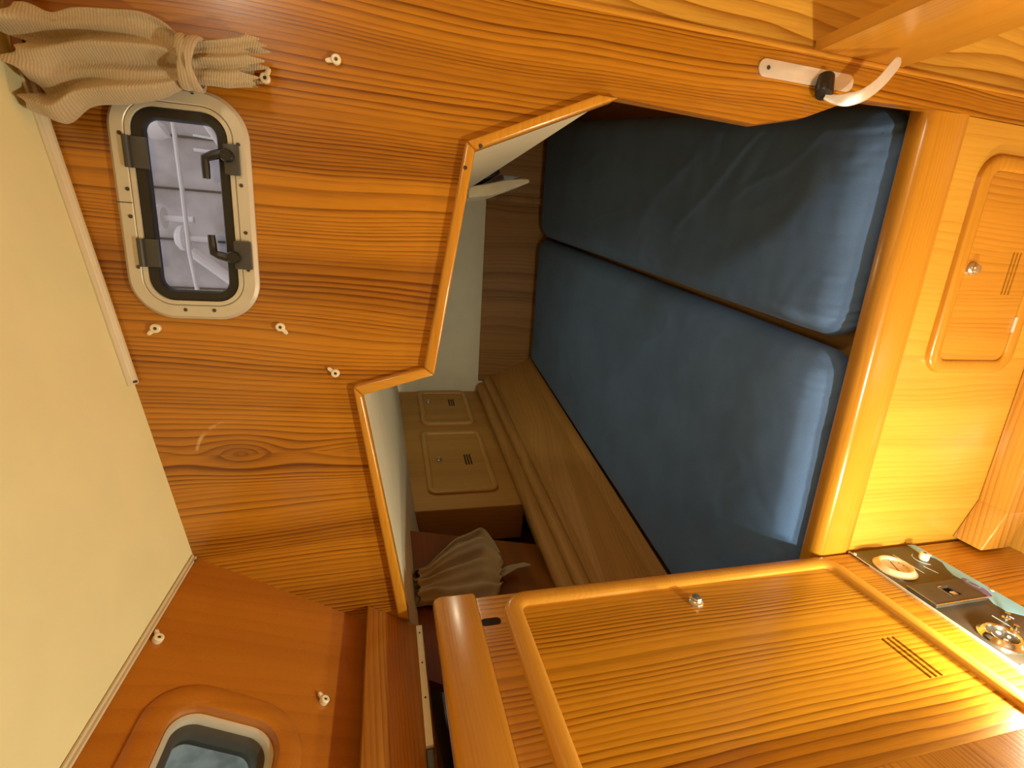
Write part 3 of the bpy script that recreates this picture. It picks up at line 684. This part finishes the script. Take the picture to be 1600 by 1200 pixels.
MB().prism([fr(-.019, .010, .0056), (fr(.017, -.008, .0056)), fr(.018, -.0065, .0056), fr(-.0185, .0115, .0056)], (.0006, 0, 0)).build('needle', M['black'], go)
for a in range(7):
    t = radians(200+a*23); MB().prism([fr(.023*cos(t), .023*sin(t), .0056), fr(.026*cos(t), .026*sin(t), .0056), fr(.026*cos(t+.05), .026*sin(t+.05), .0056), fr(.023*cos(t+.05), .023*sin(t+.05), .0056)], (.0004, 0, 0)).build('tick', M['black'], go)
fr, go = gauge(.508, .384, .036, M['panel'], M['chrome'], 'round dark socket with a chrome bezel')
for (a, b, c_) in ((.008, -.004, .004), (-.010, .006, .004), (-.004, -.012, .003)):
    MB().lathe(Frame(fr(a, b, .0055), fr.u, fr.v, fr.n), [(0, 0), (c_, 0), (c_*.9, .002), (0, .0025)], 12).build('contact', M['steel'], go)
arc = [fr(.015*cos(t), .015*sin(t), .006) for t in [radians(40+10*k) for k in range(14)]]
MB().tube(arc, .0008, 6).build('dial_arc', M['white'], go)
def kfr(u, v, n): return Frame(CF(u, v, n), CF.u, CF.v, CF.n)
kb = MB().lathe(kfr(.741, .262, .003), [(0, 0), (.0095, 0), (.0105, .003), (.010, .014), (.0085, .017), (.004, .0175), (.0035, .0165), (0, .0165)], 20).build('dial_knob', M['hook'], ip)
MB().lathe(kfr(.741, .262, .0196), [(0, 0), (.0035, 0), (.003, .0015), (0, .0018)], 12).build('cap', M['screw'], kb)
MB().tube([kfr(.741, .262, .0033)(.022*cos(t), .022*sin(t)) for t in [radians(20+12*k) for k in range(13)]], .0007, 6).build('scale_mark', M['white'], ip)
for (a, b) in (((1395, 867), (1444, 896)), ((1443, 885), (1466, 896)), ((1550, 962), (1585, 983)), ((1573, 961), (1584, 967)), ((1576, 988), (1592, 998)), ((1418, 924), (1446, 944))):
    ua, ub = cuv(*a), cuv(*b); MB().tube([CF(*ua, .0033), CF(*ub, .0033)], .0008, 6).build('scale_mark', M['white'], ip)
sq = plate('switch_cover', [(.598, .276), (.658, .276), (.658, .424), (.598, .424)], [[(.614, .328), (.642, .328), (.642, .358), (.614, .358)]], CF, .003, .012, M['panel'], ip)
plate('cover_recess', [(.614, .328), (.642, .328), (.642, .358), (.614, .358)], [], CF, .003, .0045, M['void'], sq)
MB().box((XC+.004, .618, .330), (XC+.0095, .629, .344)).build('rocker', M['steel'], sq, bevel=.001)
for q in (((.597, .275), (.597, .425)), ((.597, .425), (.659, .425)), ((.613, .359), (.643, .359)), ((.643, .359), (.643, .348))): MB().tube([CF(*q[0], .0118), CF(*q[1], .0118)], .0011, 6).build('edge_trim', M['chrome'], sq)
for (u, v) in ((.548, .304), (.518, .330), (.482, .318)):
    t = MB().lathe(kfr(u, v, .003), [(0, 0), (.007, 0), (.007, .002), (.004, .004), (.0035, .009), (.0045, .013), (0, .014)], 14).build('toggle', M['chrome'], ip)
for (u, v) in ((.786, .420), (.752, .226), (.620, .226), (.450, .424), (.452, .23)):
    MB().lathe(kfr(u, v, .003), [(0, 0), (.0042, 0), (.0036, .0016), (0, .0022)], 12).build('screw', M['steel'], ip)
adopt(ip)

# ------------------------------------------------------------------ lever latch on the bulkhead post
lv = tag(empty('lever_latch', (.325, D, .73)), 'satin metal lever on a long rounded plate, fixed to bulkhead post', 'handle')
MB().prism([BF(a, b, .0005) for a, b in rrect(.311, .716, .338, .914, .013)], (0, -.0025, 0)).build('back_plate', M['steel'], lv, bevel=.0006)
for z in (.896,): screw(lv, Frame((.325, D-.003, z), (1, 0, 0), (0, 0, 1), (0, -1, 0)), .0035)
ca_, cb_ = P(1290, 122, 'y', D-.004), P(1287, 148, 'y', D-.020); cn = (cb_-ca_).normalized(); cu_ = cn.cross(V((0, 0, 1))).normalized(); cl_ = (cb_-ca_).length
MB().lathe(Frame(ca_, cu_, cn.cross(cu_), cn), [(0, 0), (.014, 0), (.014, cl_-.003), (.012, cl_), (0, cl_+.001)], 24).build('spindle', M['black'], lv)
ctrl = [P(1288, 151, 'y', D-.020), P(1302, 155, 'y', D-.026), P(1322, 156, 'y', D-.036), P(1348, 149, 'y', D-.046), P(1373, 131, 'y', D-.052), P(1392, 110, 'y', D-.056), P(1406, 91, 'y', D-.058)]
rings = []
m = len(ctrl); K = 40
def crom(x):
    i = min(int(x), m-2); f = x-i; p0, p1, p2, p3 = [ctrl[min(max(i+o, 0), m-1)] for o in (-1, 0, 1, 2)]
    return .5*((2*p1)+(-p0+p2)*f+(2*p0-5*p1+4*p2-p3)*f*f+(-p0+3*p1-3*p2+p3)*f*f*f)
for k in range(K+1):
    x = k/K*(m-1); p = crom(x); t = (crom(min(x+.05, m-1))-crom(max(x-.05, 0))).normalized()
    wv = t.cross(V((.25, 1, .0)).normalized()).normalized(); th = t.cross(wv).normalized()
    hw = (.004+.0065*min(1, k/14))*(1 if k < K-4 else sqrt(max(.02, 1-((k-(K-4))/4.05)**2))); 
    rings.append([p+wv*hw*cos(a)+th*.0022*(1 if sin(a) > 0 else -1)*abs(sin(a))**.5 for a in [2*pi*j/16 for j in range(16)]])
MB().loops(rings).build('lever', M['steel'], lv, ang=60)
adopt(lv)

# side board of the companionway steps
sb = tag(MB().box((.366, -.35, .610), (.388, .8155, .797)).build('step_board', M['framey'], bevel=.003), 'glossy board running out from the post beneath the lever', 'board')

# ------------------------------------------------------------------ curtain turn buttons on the walls
def turn_button(fr, ang, label, tongue=True, hole=False):
    root = empty('curtain_hook', tuple(fr.o)); ca, sa = cos(ang), sin(ang)
    prof = [(0, 0), (.0062, 0), (.0066, .002), (.0064, .0065), (.0052, .0075), (.0028, .0075), (.0024, .006), (0, .006)]
    MB().lathe(fr, prof, 20).build('base', M['hook'], root)
    if tongue:
        pts = [(.003, -.0032), (.012, -.0026), (.0142, -.0014), (.0142, .0014), (.012, .0026), (.003, .0032)]
        MB().prism([fr(a*ca-b*sa, a*sa+b*ca, .0012) for a, b in pts], fr.n*.0042).build('tongue', M['hook'], root, bevel=.0008)
    MB().lathe(Frame(fr(0, 0, .0061), fr.u, fr.v, fr.n), [(0, 0), (.0022, 0), (.0018, .0006), (0, .0008)], 10).build('screw', M['screw'], root)
    adopt(root); return tag(root, label, 'hook', 'ivory curtain hooks')
for (px, py), (qx, qy), lab in (((414, 122), (421, 106), 'ivory plastic hook just below the tied curtain end'), ((525, 93), (512, 94), 'ivory plastic hook highest toward the lever side of the bulkhead'), ((243, 513), (231, 523), 'ivory plastic hook between porthole and end of roof batten'), ((438, 511), (448, 521), 'ivory plastic hook below the lower corner of the porthole'), ((524, 583), (511, 574), 'ivory plastic hook nearest the stepped corner of the opening')):
    a, b = P(px, py, 'y', D-.004), P(qx, qy, 'y', D-.004)
    turn_button(Frame((a.x, D, a.z), (1, 0, 0), (0, 0, 1), (0, -1, 0)), math.atan2(b.z-a.z, b.x-a.x), lab)
for (px, py), (qx, qy), lab in (((245, 1001), (242, 988), 'ivory plastic hook near the roof edge above the side window'), ((505, 1097), (500, 1090), 'ivory plastic hook beside the side window, toward the fascia board')):
    a, b = PN(px, py, b0, wn), PN(qx, qy, b0, wn); dd = b-a
    turn_button(Frame(a, WF.u, WF.v, wn), math.atan2(dd.dot(WF.v), dd.dot(WF.u)), lab)

# dark strip standing in for the shade on the batten's end above the curtain
tr = MB(); tr.box((.185, D-.034, 1.921), (.358, D-.022, 1.934)); tag(tr.build('shaded_batten', M['dark_wood'], bevel=.002), 'dark strip for the shaded roof batten at the gathered curtain', 'rail')

# ================================================================== LAMPS (all out of view; the ceiling and berth ones are added fill)
lm = tag(empty('work_lamp', (LAMP_POS[0], LAMP_POS[1], LAMP_POS[2]-.10)), 'small bright lamp beside the switch panel', 'lamp')
MB().lathe(Frame((LAMP_POS[0], LAMP_POS[1], LAMP_POS[2]-.10), (1, 0, 0), (0, 1, 0), (0, 0, 1)), [(0, 0), (.025, 0), (.025, .01), (.008, .015), (.007, .06), (.018, .066), (.018, .07), (0, .07)], 20).build('lamp_base', M['steel'], lm)
adopt(lm)
light('work_lamp_light', 'POINT', LAMP_POS, LAMP_W, (1, .99, .76), shadow_soft_size=.025)
l2 = tag(empty('panel_lamp', (LAMP2_POS[0], LAMP2_POS[1], LAMP2_POS[2]-.06)), 'little lamp shining on the corner of the side cabinet', 'lamp')
MB().lathe(Frame((LAMP2_POS[0], LAMP2_POS[1], LAMP2_POS[2]-.06), (1, 0, 0), (0, 1, 0), (0, 0, 1)), [(0, 0), (.012, 0), (.012, .005), (.005, .01), (.005, .03), (.01, .035), (0, .036)], 16).build('lamp_base', M['steel'], l2)
adopt(l2)
light('panel_lamp_light', 'POINT', LAMP2_POS, LAMP2_W, (1, .98, .72), shadow_soft_size=.018)
cl = tag(empty('ceiling_fill', (.72, -.10, 1.965)), 'added round ceiling fill light behind the viewer', 'lamp')  # added fill fixture, brightens the step wall and right side
MB().lathe(Frame((.72, -.10, 1.968), (1, 0, 0), (0, -1, 0), (0, 0, -1)), [(0, 0), (.10, 0), (.10, .015), (.09, .02), (0, .02)], 28).build('lamp_base', M['batten'], cl)
adopt(cl)
light('ceiling_fill_light', 'AREA', (.72, -.10, 1.94), CEIL_FILL_W, (1, .96, .74), shape='DISK', size=.18)

bl = tag(empty('berth_fill', (.06, 2.1, 1.41)), 'added small fill light under the cockpit sole', 'lamp')  # added fill, hidden under the sole, brightens the hull lockers
MB().lathe(Frame((.06, 2.1, 1.405), (1, 0, 0), (0, -1, 0), (0, 0, -1)), [(0, 0), (.04, 0), (.04, .012), (.03, .016), (0, .016)], 20).build('lamp_base', M['batten'], bl)
adopt(bl)
ll = light('berth_fill_light', 'AREA', (.06, 2.1, 1.375), BERTH_FILL_W, (1, .90, .58), shape='DISK', size=.07)
ll.rotation_euler = V((-1, -.15, -.10)).to_track_quat('-Z', 'Y').to_euler()
